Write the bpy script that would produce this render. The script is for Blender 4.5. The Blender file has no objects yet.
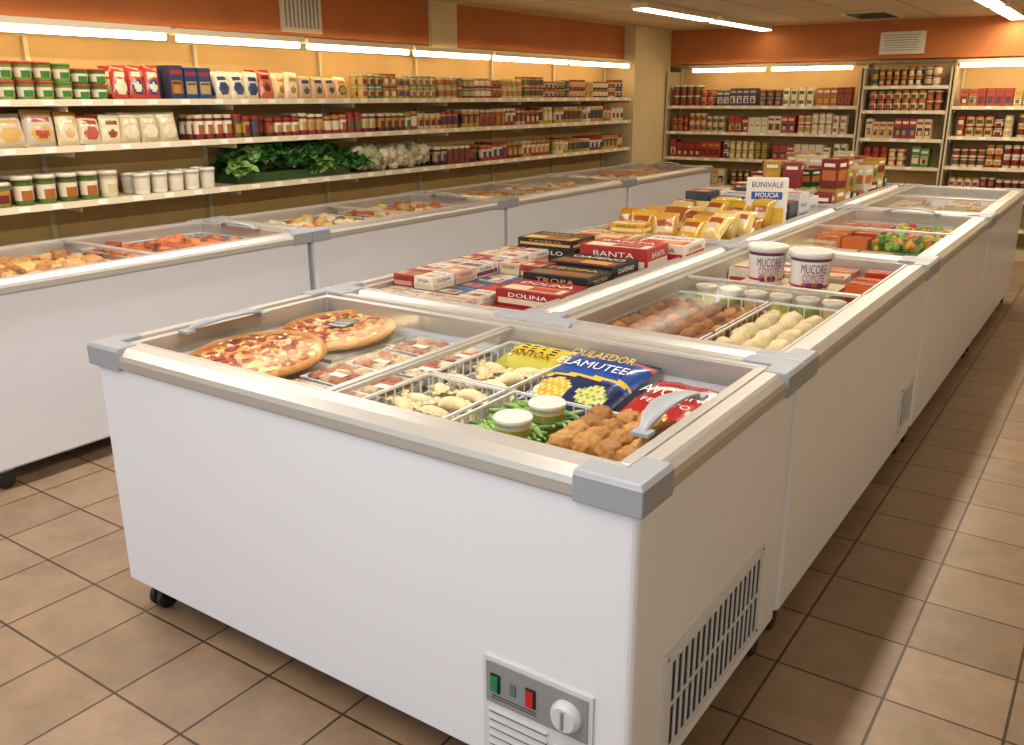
import bpy, math, random
from mathutils import Matrix, Vector, noise
random.seed(7)
R=random.random
def U(a,b): return a+(b-a)*R()
def lin(h):
    h=h.lstrip('#'); c=[int(h[i:i+2],16)/255 for i in (0,2,4)]
    return tuple(x/12.92 if x<=.04045 else ((x+.055)/1.055)**2.4 for x in c)+(1,)
def jit(c,a=.12):
    k=1+U(-a,a); return (min(1,c[0]*k),min(1,c[1]*k),min(1,c[2]*k),1)
scene=bpy.context.scene
col=scene.collection

# ---------------------------------------------------------------- materials
def newmat(name):
    m=bpy.data.materials.new(name); m.use_nodes=True
    nt=m.node_tree; b=nt.nodes['Principled BSDF']
    return m,nt,b
def bump(nt,b,scale,strength,dist=.002,detail=3,coord='Object'):
    tc=nt.nodes.new('ShaderNodeTexCoord'); n=nt.nodes.new('ShaderNodeTexNoise'); bp=nt.nodes.new('ShaderNodeBump')
    n.inputs['Scale'].default_value=scale; n.inputs['Detail'].default_value=detail
    bp.inputs['Strength'].default_value=strength; bp.inputs['Distance'].default_value=dist
    nt.links.new(tc.outputs[coord],n.inputs['Vector']); nt.links.new(n.outputs['Fac'],bp.inputs['Height'])
    nt.links.new(bp.outputs['Normal'],b.inputs['Normal']); return n
def simple(name,c,rough=.5,metal=0,bs=None,var=0,spec=None):
    m,nt,b=newmat(name)
    c=lin(c) if isinstance(c,str) else c
    b.inputs['Base Color'].default_value=c; b.inputs['Roughness'].default_value=rough; b.inputs['Metallic'].default_value=metal
    if spec is not None: b.inputs['Specular IOR Level'].default_value=spec
    n=None
    if bs: n=bump(nt,b,*bs)
    if var:
        tc=nt.nodes.new('ShaderNodeTexCoord'); n=nt.nodes.new('ShaderNodeTexNoise'); n.inputs['Scale'].default_value=2.5; n.inputs['Detail'].default_value=5
        nt.links.new(tc.outputs['Object'],n.inputs['Vector'])
        r=nt.nodes.new('ShaderNodeValToRGB'); r.color_ramp.elements[0].position=.3; r.color_ramp.elements[1].position=.75
        r.color_ramp.elements[0].color=(c[0]*(1-var),c[1]*(1-var),c[2]*(1-var),1); r.color_ramp.elements[1].color=(min(1,c[0]*(1+var)),min(1,c[1]*(1+var)),min(1,c[2]*(1+var)),1)
        nt.links.new(n.outputs['Fac'],r.inputs['Fac']); nt.links.new(r.outputs['Color'],b.inputs['Base Color'])
    return m
def vcol(name,rough,bscale=None,bstr=.3,bdist=.002,mott=0,mscale=60,coat=0):
    m,nt,b=newmat(name)
    a=nt.nodes.new('ShaderNodeVertexColor'); a.layer_name='Col'
    src=a.outputs['Color']
    if mott:
        tc=nt.nodes.new('ShaderNodeTexCoord'); n=nt.nodes.new('ShaderNodeTexNoise'); n.inputs['Scale'].default_value=mscale; n.inputs['Detail'].default_value=4
        nt.links.new(tc.outputs['Object'],n.inputs['Vector'])
        mr=nt.nodes.new('ShaderNodeMapRange'); mr.inputs['From Min'].default_value=.3; mr.inputs['From Max'].default_value=.7
        mr.inputs['To Min'].default_value=1-mott; mr.inputs['To Max'].default_value=1+mott*.6
        nt.links.new(n.outputs['Fac'],mr.inputs['Value'])
        mx=nt.nodes.new('ShaderNodeVectorMath'); mx.operation='SCALE'
        nt.links.new(src,mx.inputs[0]); nt.links.new(mr.outputs['Result'],mx.inputs['Scale']); src=mx.outputs['Vector']
    nt.links.new(src,b.inputs['Base Color']); b.inputs['Roughness'].default_value=rough
    if coat: b.inputs['Coat Weight'].default_value=coat; b.inputs['Coat Roughness'].default_value=.15
    if bscale: bump(nt,b,bscale,bstr,bdist)
    return m
def emis(name,c,s):
    m,nt,b=newmat(name); b.inputs['Base Color'].default_value=c
    b.inputs['Emission Color'].default_value=c; b.inputs['Emission Strength'].default_value=s; return m
M_white=simple('freezer_white_enamel','#dadde5',.28,bs=(7,.05,.004))
M_alu=simple('brushed_aluminium','#bdbab4',.38,.55,bs=(120,.05,.001))
M_cap=simple('grey_corner_plastic','#92979f',.42)
M_black=simple('black_rubber','#101012',.45)
M_dark=simple('slot_shade_and_dark_trim','#17181a',.6)  # near-black: painted shade of vent slots, also switch surrounds and print
M_steel=simple('steel','#8a8c8f',.3,.9)
M_pack=vcol('printed_carton',.42,mott=.08,mscale=45)
M_film=vcol('plastic_film',.24,bscale=28,bstr=.45,bdist=.006,coat=.35)
M_food=vcol('frozen_food',.7,bscale=110,bstr=.5,bdist=.003,mott=.26,mscale=70)
M_soft=vcol('dumpling_dough',.55,bscale=60,bstr=.2,bdist=.002,mott=.06,mscale=40)
M_leaf=vcol('leaf_green',.5,mott=.3,mscale=40)
M_wire=simple('white_wire','#d9d9d5',.35)
M_shelf=simple('shelf_enamel','#c2b491',.45)
M_shelfback=simple('shelf_back_panel','#c0a068',.6,var=.08)
M_rail=simple('price_rail','#d8ccae',.35)
M_orange=simple('orange_wall_paint','#b0662f',.75,var=.1,bs=(60,.1,.002))
M_cream=simple('cream_wall_paint','#d0be92',.75,var=.06,bs=(60,.1,.002))
M_tubew=emis('warm_fluorescent_tube',(1,.75,.40,1),18)
M_tubec=emis('ceiling_fluorescent_diffuser',(1,.87,.64,1),9)
M_panel=simple('control_plate_grey','#8c9196',.35,.2)
M_plast=simple('white_plastic','#c9cbce',.4)
M_green=simple('green_switch','#1d7a45',.3); M_red=simple('red_switch','#b3201c',.3)
def pizza_mat():
    m,nt,b=newmat('pizza_cheese'); tc=nt.nodes.new('ShaderNodeTexCoord')
    n=nt.nodes.new('ShaderNodeTexNoise'); n.inputs['Scale'].default_value=26; n.inputs['Detail'].default_value=5
    nt.links.new(tc.outputs['Object'],n.inputs['Vector'])
    r=nt.nodes.new('ShaderNodeValToRGB'); e=r.color_ramp.elements
    e[0].position=.33; e[0].color=lin('#9c3512'); e[1].position=.7; e[1].color=lin('#e8c888')
    x=e.new(.45); x.color=lin('#cb6c2b'); x=e.new(.57); x.color=lin('#dfa654')
    nt.links.new(n.outputs['Fac'],r.inputs['Fac']); nt.links.new(r.outputs['Color'],b.inputs['Base Color'])
    b.inputs['Roughness'].default_value=.45; bp=nt.nodes.new('ShaderNodeBump'); bp.inputs['Strength'].default_value=.6; bp.inputs['Distance'].default_value=.004
    nt.links.new(n.outputs['Fac'],bp.inputs['Height']); nt.links.new(bp.outputs['Normal'],b.inputs['Normal']); return m
M_cheese=pizza_mat()
def glass_mat(name,tint,k=.75,base=.03):
    m=bpy.data.materials.new(name); m.use_nodes=True; nt=m.node_tree; nt.nodes.clear()
    o=nt.nodes.new('ShaderNodeOutputMaterial'); t=nt.nodes.new('ShaderNodeBsdfTransparent'); g=nt.nodes.new('ShaderNodeBsdfGlossy')
    f=nt.nodes.new('ShaderNodeLayerWeight'); f.inputs['Blend'].default_value=.5; mx=nt.nodes.new('ShaderNodeMixShader')
    p=nt.nodes.new('ShaderNodeMath'); p.operation='POWER'; p.inputs[1].default_value=5
    q=nt.nodes.new('ShaderNodeMath'); q.operation='MULTIPLY_ADD'; q.inputs[1].default_value=k; q.inputs[2].default_value=base
    nt.links.new(f.outputs['Facing'],p.inputs[0]); nt.links.new(p.outputs[0],q.inputs[0])
    t.inputs['Color'].default_value=tint; g.inputs['Roughness'].default_value=.08; g.inputs['Color'].default_value=(.9,.95,1,1)
    nt.links.new(q.outputs[0],mx.inputs[0]); nt.links.new(t.outputs[0],mx.inputs[1]); nt.links.new(g.outputs[0],mx.inputs[2]); nt.links.new(mx.outputs[0],o.inputs[0])
    return m
M_glass=glass_mat('lid_glass',(.975,.99,.985,1),.30,.012)
M_wrap=glass_mat('clear_wrap',(.95,.95,.95,1),.5,.03)
def tile_mat():
    m,nt,b=newmat('ceramic_floor_tiles'); tc=nt.nodes.new('ShaderNodeTexCoord'); mp=nt.nodes.new('ShaderNodeMapping')
    mp.inputs['Location'].default_value=(-.05+.34*20,-1.69+.34*20,0)
    nt.links.new(tc.outputs['Object'],mp.inputs['Vector'])
    br=nt.nodes.new('ShaderNodeTexBrick'); br.offset=0; br.squash=1
    for k,v in (('Scale',1),('Mortar Size',.005),('Mortar Smooth',.25),('Brick Width',.34),('Row Height',.34),('Bias',0)): br.inputs[k].default_value=v
    br.inputs['Color1'].default_value=lin('#927a62'); br.inputs['Color2'].default_value=lin('#826b55'); br.inputs['Mortar'].default_value=lin('#3a2c22')
    nt.links.new(mp.outputs[0],br.inputs['Vector'])
    n=nt.nodes.new('ShaderNodeTexNoise'); n.inputs['Scale'].default_value=6; n.inputs['Detail'].default_value=9; n.inputs['Roughness'].default_value=.7
    nt.links.new(tc.outputs['Object'],n.inputs['Vector'])
    mr=nt.nodes.new('ShaderNodeMapRange'); mr.inputs['From Min'].default_value=.3; mr.inputs['From Max'].default_value=.7; mr.inputs['To Min'].default_value=.74; mr.inputs['To Max'].default_value=1.16
    nt.links.new(n.outputs['Fac'],mr.inputs['Value'])
    mx=nt.nodes.new('ShaderNodeVectorMath'); mx.operation='SCALE'; nt.links.new(br.outputs['Color'],mx.inputs[0]); nt.links.new(mr.outputs[0],mx.inputs['Scale'])
    nt.links.new(mx.outputs['Vector'],b.inputs['Base Color']); b.inputs['Roughness'].default_value=.38
    bp=nt.nodes.new('ShaderNodeBump'); bp.invert=True; bp.inputs['Strength'].default_value=.5; bp.inputs['Distance'].default_value=.003
    nt.links.new(br.outputs['Fac'],bp.inputs['Height']); nt.links.new(bp.outputs['Normal'],b.inputs['Normal']); return m
def ceil_mat():
    m,nt,b=newmat('ceiling_tiles'); tc=nt.nodes.new('ShaderNodeTexCoord')
    br=nt.nodes.new('ShaderNodeTexBrick'); br.offset=0
    for k,v in (('Scale',1),('Mortar Size',.012),('Mortar Smooth',.1),('Brick Width',.66),('Row Height',.66)): br.inputs[k].default_value=v
    br.inputs['Color1'].default_value=lin('#cbb697'); br.inputs['Color2'].default_value=lin('#c4ae8f'); br.inputs['Mortar'].default_value=lin('#96836a')
    nt.links.new(tc.outputs['Object'],br.inputs['Vector']); nt.links.new(br.outputs['Color'],b.inputs['Base Color']); b.inputs['Roughness'].default_value=.85; return m

# ---------------------------------------------------------------- builder
def icos(sub):
    t=(1+5**.5)/2
    v=[Vector(p).normalized() for p in ((-1,t,0),(1,t,0),(-1,-t,0),(1,-t,0),(0,-1,t),(0,1,t),(0,-1,-t),(0,1,-t),(t,0,-1),(t,0,1),(-t,0,-1),(-t,0,1))]
    f=[(0,11,5),(0,5,1),(0,1,7),(0,7,10),(0,10,11),(1,5,9),(5,11,4),(11,10,2),(10,7,6),(7,1,8),(3,9,4),(3,4,2),(3,2,6),(3,6,8),(3,8,9),(4,9,5),(2,4,11),(6,2,10),(8,6,7),(9,8,1)]
    for _ in range(sub):
        c={};nf=[]
        def mid(a,b):
            k=(min(a,b),max(a,b))
            if k not in c: v.append(((v[a]+v[b])/2).normalized()); c[k]=len(v)-1
            return c[k]
        for a,b,d in f:
            x,y,z=mid(a,b),mid(b,d),mid(d,a); nf+=[(a,x,z),(b,y,x),(d,z,y),(x,y,z)]
        f=nf
    return v,f
ICO={s:icos(s) for s in (0,1,2,3)}
_tc={}
def textgeo(s):
    if s in _tc: return _tc[s]
    cu=bpy.data.curves.new('t','FONT'); cu.body=s; cu.align_x='CENTER'; cu.align_y='CENTER'; cu.resolution_u=2; cu.size=1
    o=bpy.data.objects.new('t',cu); col.objects.link(o)
    dg=bpy.context.evaluated_depsgraph_get(); me=o.evaluated_get(dg).to_mesh()
    v=[tuple(p.co) for p in me.vertices]; f=[tuple(p.vertices) for p in me.polygons]
    xs=[p[0] for p in v] or [0]; w=max(xs)-min(xs)
    bpy.data.objects.remove(o); _tc[s]=(v,f,w); return _tc[s]
class MB:
    def __init__(s): s.v=[];s.f=[];s.c=[];s.m=[];s.s=[];s.M=Matrix()
    def add(s,v,f,c=(.8,.8,.8,1),mat=0,smooth=False,M=None):
        T=s.M@M if M is not None else s.M
        o=len(s.v); s.v+=[tuple(T@Vector(p)) for p in v]
        for i,q in enumerate(f):
            s.f.append(tuple(k+o for k in q)); s.c.append(c[i] if isinstance(c,list) else c); s.m.append(mat); s.s.append(smooth)
    def box(s,c,d,co=(.8,.8,.8,1),mat=0,M=None,tap=0):
        x,y,z=[k/2 for k in d]; t=1-tap
        v=[(c[0]+a*x*(t if e>0 else 1),c[1]+b*y*(t if e>0 else 1),c[2]+e*z) for e in (-1,1) for a,b in ((-1,-1),(1,-1),(1,1),(-1,1))]
        s.add(v,[(3,2,1,0),(4,5,6,7),(0,1,5,4),(1,2,6,5),(2,3,7,6),(3,0,4,7)],co,mat,False,M)
    def bx(s,x0,x1,y0,y1,z0,z1,co=(.8,.8,.8,1),mat=0,M=None): s.box(((x0+x1)/2,(y0+y1)/2,(z0+z1)/2),(x1-x0,y1-y0,z1-z0),co,mat,M)
    def lathe(s,pr,c,co,n=16,mat=0,M=None,smooth=True,capb=True,capt=True):
        v=[];f=[];cs=[]
        for r,z in pr: v+=[(c[0]+r*math.cos(2*math.pi*i/n),c[1]+r*math.sin(2*math.pi*i/n),c[2]+z) for i in range(n)]
        for j in range(len(pr)-1):
            for i in range(n):
                k=(i+1)%n; f.append((j*n+i,j*n+k,(j+1)*n+k,(j+1)*n+i))
                q=co[j] if isinstance(co,list) else co
                cs.append(q(i) if callable(q) else q)
        s.add(v,f,cs,mat,smooth,M)
        tp=(len(pr)-1)*n
        if capt: s.add(v[tp:],[tuple(range(n))],co[-1] if isinstance(co,list) else co,mat,False,M)
        if capb: s.add(v[:n],[tuple(range(n-1,-1,-1))],co[0] if isinstance(co,list) else co,mat,False,M)
    def loft(s,loops,co=(.8,.8,.8,1),mat=0,close=False,cap0=False,cap1=False,smooth=False,M=None):
        n=len(loops[0]); v=[p for l in loops for p in l]; f=[]
        L=len(loops)
        for j in range(L if close else L-1):
            a=j*n;b=((j+1)%L)*n
            for i in range(n): k=(i+1)%n; f.append((a+i,a+k,b+k,b+i))
        if cap0: f.append(tuple(range(n-1,-1,-1)))
        if cap1: f.append(tuple(range((L-1)*n,L*n)))
        s.add(v,f,co,mat,smooth,M)
    def blob(s,c,r,co,sub=2,amp=.18,freq=1.6,mat=0,sc=(1,1,1),smooth=True,rot=None):
        V,F=ICO[sub]; off=Vector((U(0,50),U(0,50),U(0,50)))
        M=Matrix.Translation(c)@(rot or Matrix.Rotation(U(0,6.28),4,'Z'))
        v=[p*(r*(1+amp*2*noise.noise(p*freq+off))) for p in V]
        s.add([(p.x*sc[0],p.y*sc[1],p.z*sc[2]) for p in v],F,co,mat,smooth,M)
    def pillow(s,w,h,t,cf,M,n=16,m=None,mat=0,wr=.06,seed=None):
        m=m or n; off=Vector((U(0,90),U(0,90),0)); v=[];f=[];cs=[]
        for side in (1,-1):
            for j in range(m+1):
                for i in range(n+1):
                    u=i/n*2-1; q=j/m*2-1
                    k=max(0,(1-abs(u)**3.2))**.55*max(0,(1-min(1,abs(q)/.93)**3.0))**.55
                    z=t/2*k; wz=noise.noise(Vector((u*2.2,q*2.2,side))+off)*t*wr*(1.5)*k**.4
                    px=1-.05*(1-abs(q)**4)*abs(u); v.append((u*w/2*(px),q*h/2*(1-.03*u*u),side*z+wz))
            base=0 if side==1 else (n+1)*(m+1)
            for j in range(m):
                for i in range(n):
                    a=base+j*(n+1)+i; q=(a,a+1,a+n+2,a+n+1); f.append(q if side==1 else q[::-1])
                    cs.append(cf((i+.5)/n,(j+.5)/m,side))
        s.add(v,f,cs,mat,True,M)
    def text(s,t,M,width=None,size=.03,co=(1,1,1,1),mat=0,hs=None):
        v,f,w=textgeo(t)
        if not v: return
        k=width/w if width else size
        ky=hs if hs else k
        s.add([(p[0]*k,p[1]*ky,0) for p in v],f,co,mat,False,M)
    def obj(s,name,mats,parent=None,bevel=0,auto=False):
        me=bpy.data.meshes.new(name); me.from_pydata(s.v,[],s.f)
        for m in mats: me.materials.append(m)
        me.polygons.foreach_set('material_index',s.m); me.polygons.foreach_set('use_smooth',s.s)
        ca=me.color_attributes.new('Col','FLOAT_COLOR','CORNER'); d=[]
        for q,c in zip(s.f,s.c): d+=list(c)*len(q)
        ca.data.foreach_set('color',d); me.update(); me.validate()
        o=bpy.data.objects.new(name,me); col.objects.link(o)
        if parent: o.parent=parent
        if bevel:
            b=o.modifiers.new('bevel','BEVEL'); b.width=bevel; b.segments=2; b.limit_method='ANGLE'; b.angle_limit=.7
        return o
def empty(name,loc=(0,0,0)):
    e=bpy.data.objects.new(name,None); e.location=loc; col.objects.link(e); e.empty_display_size=.1; return e
def par(o,e):
    o.parent=e; o.matrix_parent_inverse=Matrix.Translation(e.location).inverted()
def TR(x,y,z,rx=0,ry=0,rz=0):
    return Matrix.Translation((x,y,z))@Matrix.Rotation(rz,4,'Z')@Matrix.Rotation(ry,4,'Y')@Matrix.Rotation(rx,4,'X')
def rloop(x0,x1,y0,y1,z,r,n=4):
    o=[]
    r=max(r,.0005)
    for cx,cy,a in ((x1-r,y0+r,-90),(x1-r,y1-r,0),(x0+r,y1-r,90),(x0+r,y0+r,180)):
        for i in range(n+1):
            t=math.radians(a+90*i/n); o.append((cx+r*math.cos(t),cy+r*math.sin(t),z))
    return o

# ---------------------------------------------------------------- room
FX0,FX1,FY0,FY1=-5.3,3.6,-4.2,10.6; CZ=2.68
b=MB(); b.bx(FX0-.1,FX1+.1,FY0-.1,FY1+.1,-.1,0); b.obj('floor',[tile_mat()])
b=MB(); b.bx(FX0-.1,FX1+.1,FY0-.1,FY1+.1,CZ,CZ+.1); b.obj('ceiling',[ceil_mat()])
b=MB(); b.bx(FX0-.12,FX0,FY0,FY1,0,CZ); b.obj('wall_left',[M_cream])
b=MB(); b.bx(FX0-.12,FX1+.12,FY1,FY1+.12,0,CZ); b.obj('wall_back',[M_cream])
b=MB(); b.bx(FX1,FX1+.12,FY0,FY1,0,CZ); b.obj('wall_right',[M_cream])
b=MB(); b.bx(FX0,-4.86,FY0,9.1,2.28,CZ); b.bx(-4.7,FX1,10.16,FY1,2.25,CZ); b.obj('trim_bulkhead',[M_orange])
b=MB(); b.bx(FX0,-4.7,9.1,10.16,0,CZ); b.obj('trim_corner_pillar',[M_cream])
b=MB(); b.bx(-5.0,-4.82,5.2,5.58,2.2,CZ); b.obj('trim_pilaster',[M_cream])
b=MB(); b.bx(-4.86,-4.84,FY0,9.1,2.265,2.285); b.obj('trim_bulkhead_edge',[M_cream])
def wall_grille(M,w,h,name):
    b=MB(); b.M=M
    b.box((0,-.01,0),(w,.02,h),mat=0)
    for i in range(9):
        b.box((-.5*w+w*(i+1)/10,-.022,0),(.012,.008,h*.78),mat=1)
    b.obj(name,[M_rail,M_steel])
wall_grille(Matrix(((0,-1,0,-4.86),(1,0,0,3.62),(0,0,1,2.49),(0,0,0,1))),.42,.34,'wall_notice')
b=MB(); b.bx(-1.98,-1.48,10.13,10.16,2.3,2.55,mat=0)
for i in range(7): b.bx(-1.93,-1.53-U(0,.06),10.125,10.13,2.34+i*.028,2.348+i*.028,mat=1)
b.obj('wall_sign',[M_rail,M_steel])
b=MB(); b.bx(-2.1,-1.6,8.7,9.5,CZ-.02,CZ,mat=0)
for i in range(8): b.bx(-2.05,-1.65,8.76+i*.09,8.80+i*.09,CZ-.026,CZ-.018,mat=1)  # dark bars stand in for the shade inside the vent slots
b.obj('ceiling_vent',[M_shelf,M_dark])

# ---------------------------------------------------------------- lamps
def tube(name,x0,x1,y0,y1,z,mat,w,parent=None):
    b=MB()
    b.bx(x0,x1,y0,y1,z+.01,z+.05,mat=0)
    horiz=(x1-x0)>(y1-y0)
    L=(x1-x0) if horiz else (y1-y0)
    M=Matrix.Translation(((x0+x1)/2,(y0+y1)/2,z-.012))@(Matrix.Rotation(math.pi/2,4,'Y') if horiz else Matrix.Rotation(math.pi/2,4,'X'))
    b.lathe([(w,-L/2+.03),(w,L/2-.03)],(0,0,0),(1,1,1,1),10,1,M)
    b.obj(name,[M_rail,mat])
ys=[-.3,1.0,2.32,3.5,4.78,6.0,7.5,9.0]
for i in range(len(ys)-1): tube('fluorescent_lamp',-4.76,-4.68,ys[i]+.02,ys[i+1]-.02,2.235-.004*i,M_tubew,.022)
for x0,x1 in ((-4.33,-3.29),(-3.26,-2.21),(-1.08,.1),(.14,1.3),(1.34,2.5)): tube('fluorescent_lamp',x0,x1,9.98,10.06,2.17,M_tubew,.022)
def fixture(x,y0,y1,p,c=(1,.86,.68)):
    b=MB(); b.bx(x-.09,x+.09,y0,y1,CZ-.05,CZ,mat=0); b.bx(x-.07,x+.07,y0+.02,y1-.02,CZ-.062,CZ-.05,mat=1)
    b.obj('ceiling_lamp',[M_rail,M_tubec])
    if not p: return
    l=bpy.data.lights.new('ceiling_light','AREA'); l.shape='RECTANGLE'; l.size=.14; l.size_y=y1-y0-.04; l.energy=p; l.color=c
    o=bpy.data.objects.new('ceiling_light',l); o.location=(x,(y0+y1)/2,CZ-.07); col.objects.link(o)
NW=(1,.955,.91)
for y in (6.5,8.35): fixture(-3.35,y,y+1.7,0)
for y in (1.25,-.6,-2.4): fixture(-3.35,y,y+1.7,33,NW)
for y in (8.5,6.7): fixture(-.55,y,y+1.6,24)
for y in (4.5,2.3): fixture(-.55,y,y+1.6,27)
for y in (-.2,-2.0,-3.8): fixture(-.55,y,y+1.6,27,NW)
for y in (6,2,-2.4): fixture(2.3,y,y+1.6,16)

# ---------------------------------------------------------------- freezers
def wheel(b,x,y):
    b.bx(x-.035,x+.035,y-.035,y+.035,.088,.1,mat=1)
    b.lathe([(.014,.0),(.014,.03)],(x,y,.068),(0,0,0,1),8,1)
    b.bx(x-.034,x+.034,y-.026,y+.034,.06,.08,mat=0)
    for s in (-1,1):
        b.lathe([(.02,-.012),(.040,-.012),(.043,-.008),(.043,.008),(.040,.012),(.02,.012)],(0,0,0),(0,0,0,1),18,0,Matrix.Translation((x+s*.021,y,.043))@Matrix.Rotation(math.pi/2,4,'Y'))
def handle(b,x,y,z,L,axis,sgn,mat):
    n=14; loops=[]
    for i in range(n+1):
        t=i/n; p=-L/2+L*t; h=.03*math.sin(math.pi*t)**.6; w=.022+.042*math.sin(math.pi*t); th=.012
        o=sgn*.02*math.sin(math.pi*t)
        q=[(-w/2+o,h),(w/2+o,h),(w/2+o,h+th*.6),(w/4+o,h+th),(-w/4+o,h+th),(-w/2+o,h+th*.6)]
        loops.append([(x+a,y+p,z+c) if axis=='x' else (x+p,y+a,z+c) for a,c in q])
    b.loft(loops,mat=mat,cap0=True,cap1=True,smooth=True)
    for s in (-1,1):
        if axis=='x': b.box((x,y+s*(L/2-.004),z+.006),(.05,.04,.012),mat=mat)
        else: b.box((x+s*(L/2-.004),y,z+.006),(.04,.05,.012),mat=mat)
def freezer(x0,x1,y0,y1,axis='y',lids=(),fl=.78,wheels=True,capl=.15):
    e=empty('chest_freezer',((x0+x1)/2,(y0+y1)/2,0))
    def L(i,z,r): return rloop(x0+i,x1-i,y0+i,y1-i,z,r)
    b=MB()
    b.loft([L(.012,.1,.02),L(0,.112,.022),L(0,.96,.022),L(.05,.962,.02),L(.10,.962,.02),L(.10,fl,.02)],mat=0,cap0=True,cap1=True,smooth=False)
    par(b.obj('body',[M_white]),e)
    b=MB()
    b.loft([L(-.010,.952,.03),L(-.014,.958,.03),L(-.014,.985,.03),L(-.008,1.0,.03),L(.01,1.014,.028),L(.02,1.02,.02),L(.06,1.02,.015),L(.062,1.006,.015),L(.092,1.006,.012),L(.094,1.012,.01),L(.104,1.012,.01),L(.104,.94,.01)],mat=0,close=True)
    par(b.obj('top_rim',[M_alu]),e)
    b=MB()
    c=capl; w=.062
    for cx,cy,sx,sy in ((x1,y0,-1,1),(x1,y1,-1,-1),(x0,y0,1,1),(x0,y1,1,-1)):
        o=.018
        P=[(-o,-o),(c,-o),(c,w),(w,w),(w,c*.9),(-o,c*.9)]
        P=[(cx+sx*a,cy+sy*d) for a,d in P]
        if sx*sy<0: P=P[::-1]
        b.loft([[(p[0],p[1],z) for p in P] for z in (.946,1.012)]+[[(p[0]+ (0.01*sx if abs(p[0]-cx)<=o+.001 else 0),p[1]+(0.01*sy if abs(p[1]-cy)<=o+.001 else 0),1.0245) for p in P]],mat=0,cap0=True,cap1=True)
    par(b.obj('corner_caps',[M_cap],bevel=.004),e)
    if lids:
        b=MB(); g=MB()
        for k,(a0,a1,z,hs) in enumerate(lids):
            w=.026
            if axis=='x': X0,X1,Y0,Y1=a0,a1,y0+.066,y1-.066
            else: X0,X1,Y0,Y1=x0+.066,x1-.066,a0,a1
            b.bx(X0,X1,Y0,Y0+w,z,z+.014); b.bx(X0,X1,Y1-w,Y1,z,z+.014)
            b.bx(X0,X0+w,Y0+w,Y1-w,z,z+.014); b.bx(X1-w,X1,Y0+w,Y1-w,z,z+.014)
            zz=z+.007; g.add([(X0+w,Y0+w,zz),(X1-w,Y0+w,zz),(X1-w,Y1-w,zz),(X0+w,Y1-w,zz)],[(0,1,2,3)])
            if hs:
                if axis=='x': handle(b,(X0+.062 if hs<0 else X1-.062),(Y0+Y1)/2-.10,z+.014,.35,'x',-hs,1)
                else: handle(b,(X0+X1)/2,(Y0+.055 if hs<0 else Y1-.055),z+.014,.34,'y',-hs,1)
        par(b.obj('lid_frames',[M_alu,M_cap],bevel=.002),e); par(g.obj('lid_glass',[M_glass]),e)
    if wheels:
        b=MB()
        for x in (x0+.12,x1-.06):
            for y in (y0+.06,y1-.1): wheel(b,x,y)
        par(b.obj('casters',[M_black,M_steel]),e)
    return e
def vent_grille(e,X,y0,y1,z0,z1,n,side=1):
    b=MB()
    b.bx(X-.002,X+.008,y0,y1,z0,z1,mat=0)
    h=(z1-z0)
    for i in range(n):
        y=y0+.03+(y1-y0-.06)*(i+.5)/n; w=(y1-y0-.06)/n*.42
        for r in (0,1):
            za=z0+.03+r*(h-.06)*.52; zb=za+(h-.06)*.46
            b.loft([[(X+.0085,y-w/2,za),(X+.0085,y+w/2,za),(X+.0085,y+w/2,zb),(X+.0085,y-w/2,zb)]],mat=1,cap1=True)  # slot shade painted as a flat dark quad on the plate
            b.box((X+.011,y+w*.75,(za+zb)/2),(.006,w*.5,zb-za),mat=0)
    for y in (y0+.012,y1-.012):
        for z in (z0+.012,z1-.012): b.lathe([(.006,0),(.004,.004)],(0,0,0),(0,0,0,1),8,2,Matrix.Translation((X+.008,y,z))@Matrix.Rotation(math.pi/2,4,'Y'))
    par(b.obj('side_vent',[M_plast,M_dark,M_steel],bevel=.0015),e)

W,D=2.09,1.10
main=freezer(-W,0,0,D,'x',[(-W+.07,-1.02,.998,-1),(-1.06,-.07,1.003,1)],fl=.84,capl=.16)
vent_grille(main,0,.18,.9,.16,.48,17)
b=MB(); px0,px1=-.425,-.095
b.M=Matrix.Translation((0,0,-.016))
b.bx(px0,px1,-.008,.002,.13,.45,mat=0)
b.bx(px0+.012,px1-.012,-.012,-.008,.315,.438,mat=1)
for x,m in ((-.382,2),(-.272,4)):
    b.bx(x-.015,x+.015,-.016,-.012,.352,.406,mat=5); b.bx(x-.011,x+.011,-.022,-.016,.357,.401,mat=m)
b.bx(-.336,-.318,-.016,-.012,.362,.396,mat=3)
for z in (.33,.338): b.bx(-.395,-.255,-.0125,-.0118,z,z+.003,mat=5)
b.lathe([(.043,0),(.043,.008),(.038,.018),(.033,.024)],(0,0,0),(1,1,1,1),28,0,Matrix.Translation((-.165,-.012,.375))@Matrix.Rotation(math.pi/2,4,'X'))
b.box((-.165,-.038,.375),(.007,.006,.052),mat=1)
for i in range(6):
    z=.15+i*.026
    b.bx(px0+.02,-.225,-.0086,-.008,z,z+.014,mat=5); b.box(((px0+.02-.225)/2,-.012,z+.013),(.185,.008,.005),mat=0)  # louver gaps are flat dark strips, their shade put into the colour
    if i<5: b.bx(-.2,px1-.02,-.0086,-.008,z,z+.014,mat=5); b.box(((-.2+px1-.02)/2,-.012,z+.013),(.09,.008,.005),mat=0)
par(b.obj('control_panel',[M_plast,M_panel,M_green,simple('grey_indicator','#5c6a70',.3),M_red,M_dark],bevel=.0015),main)

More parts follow.
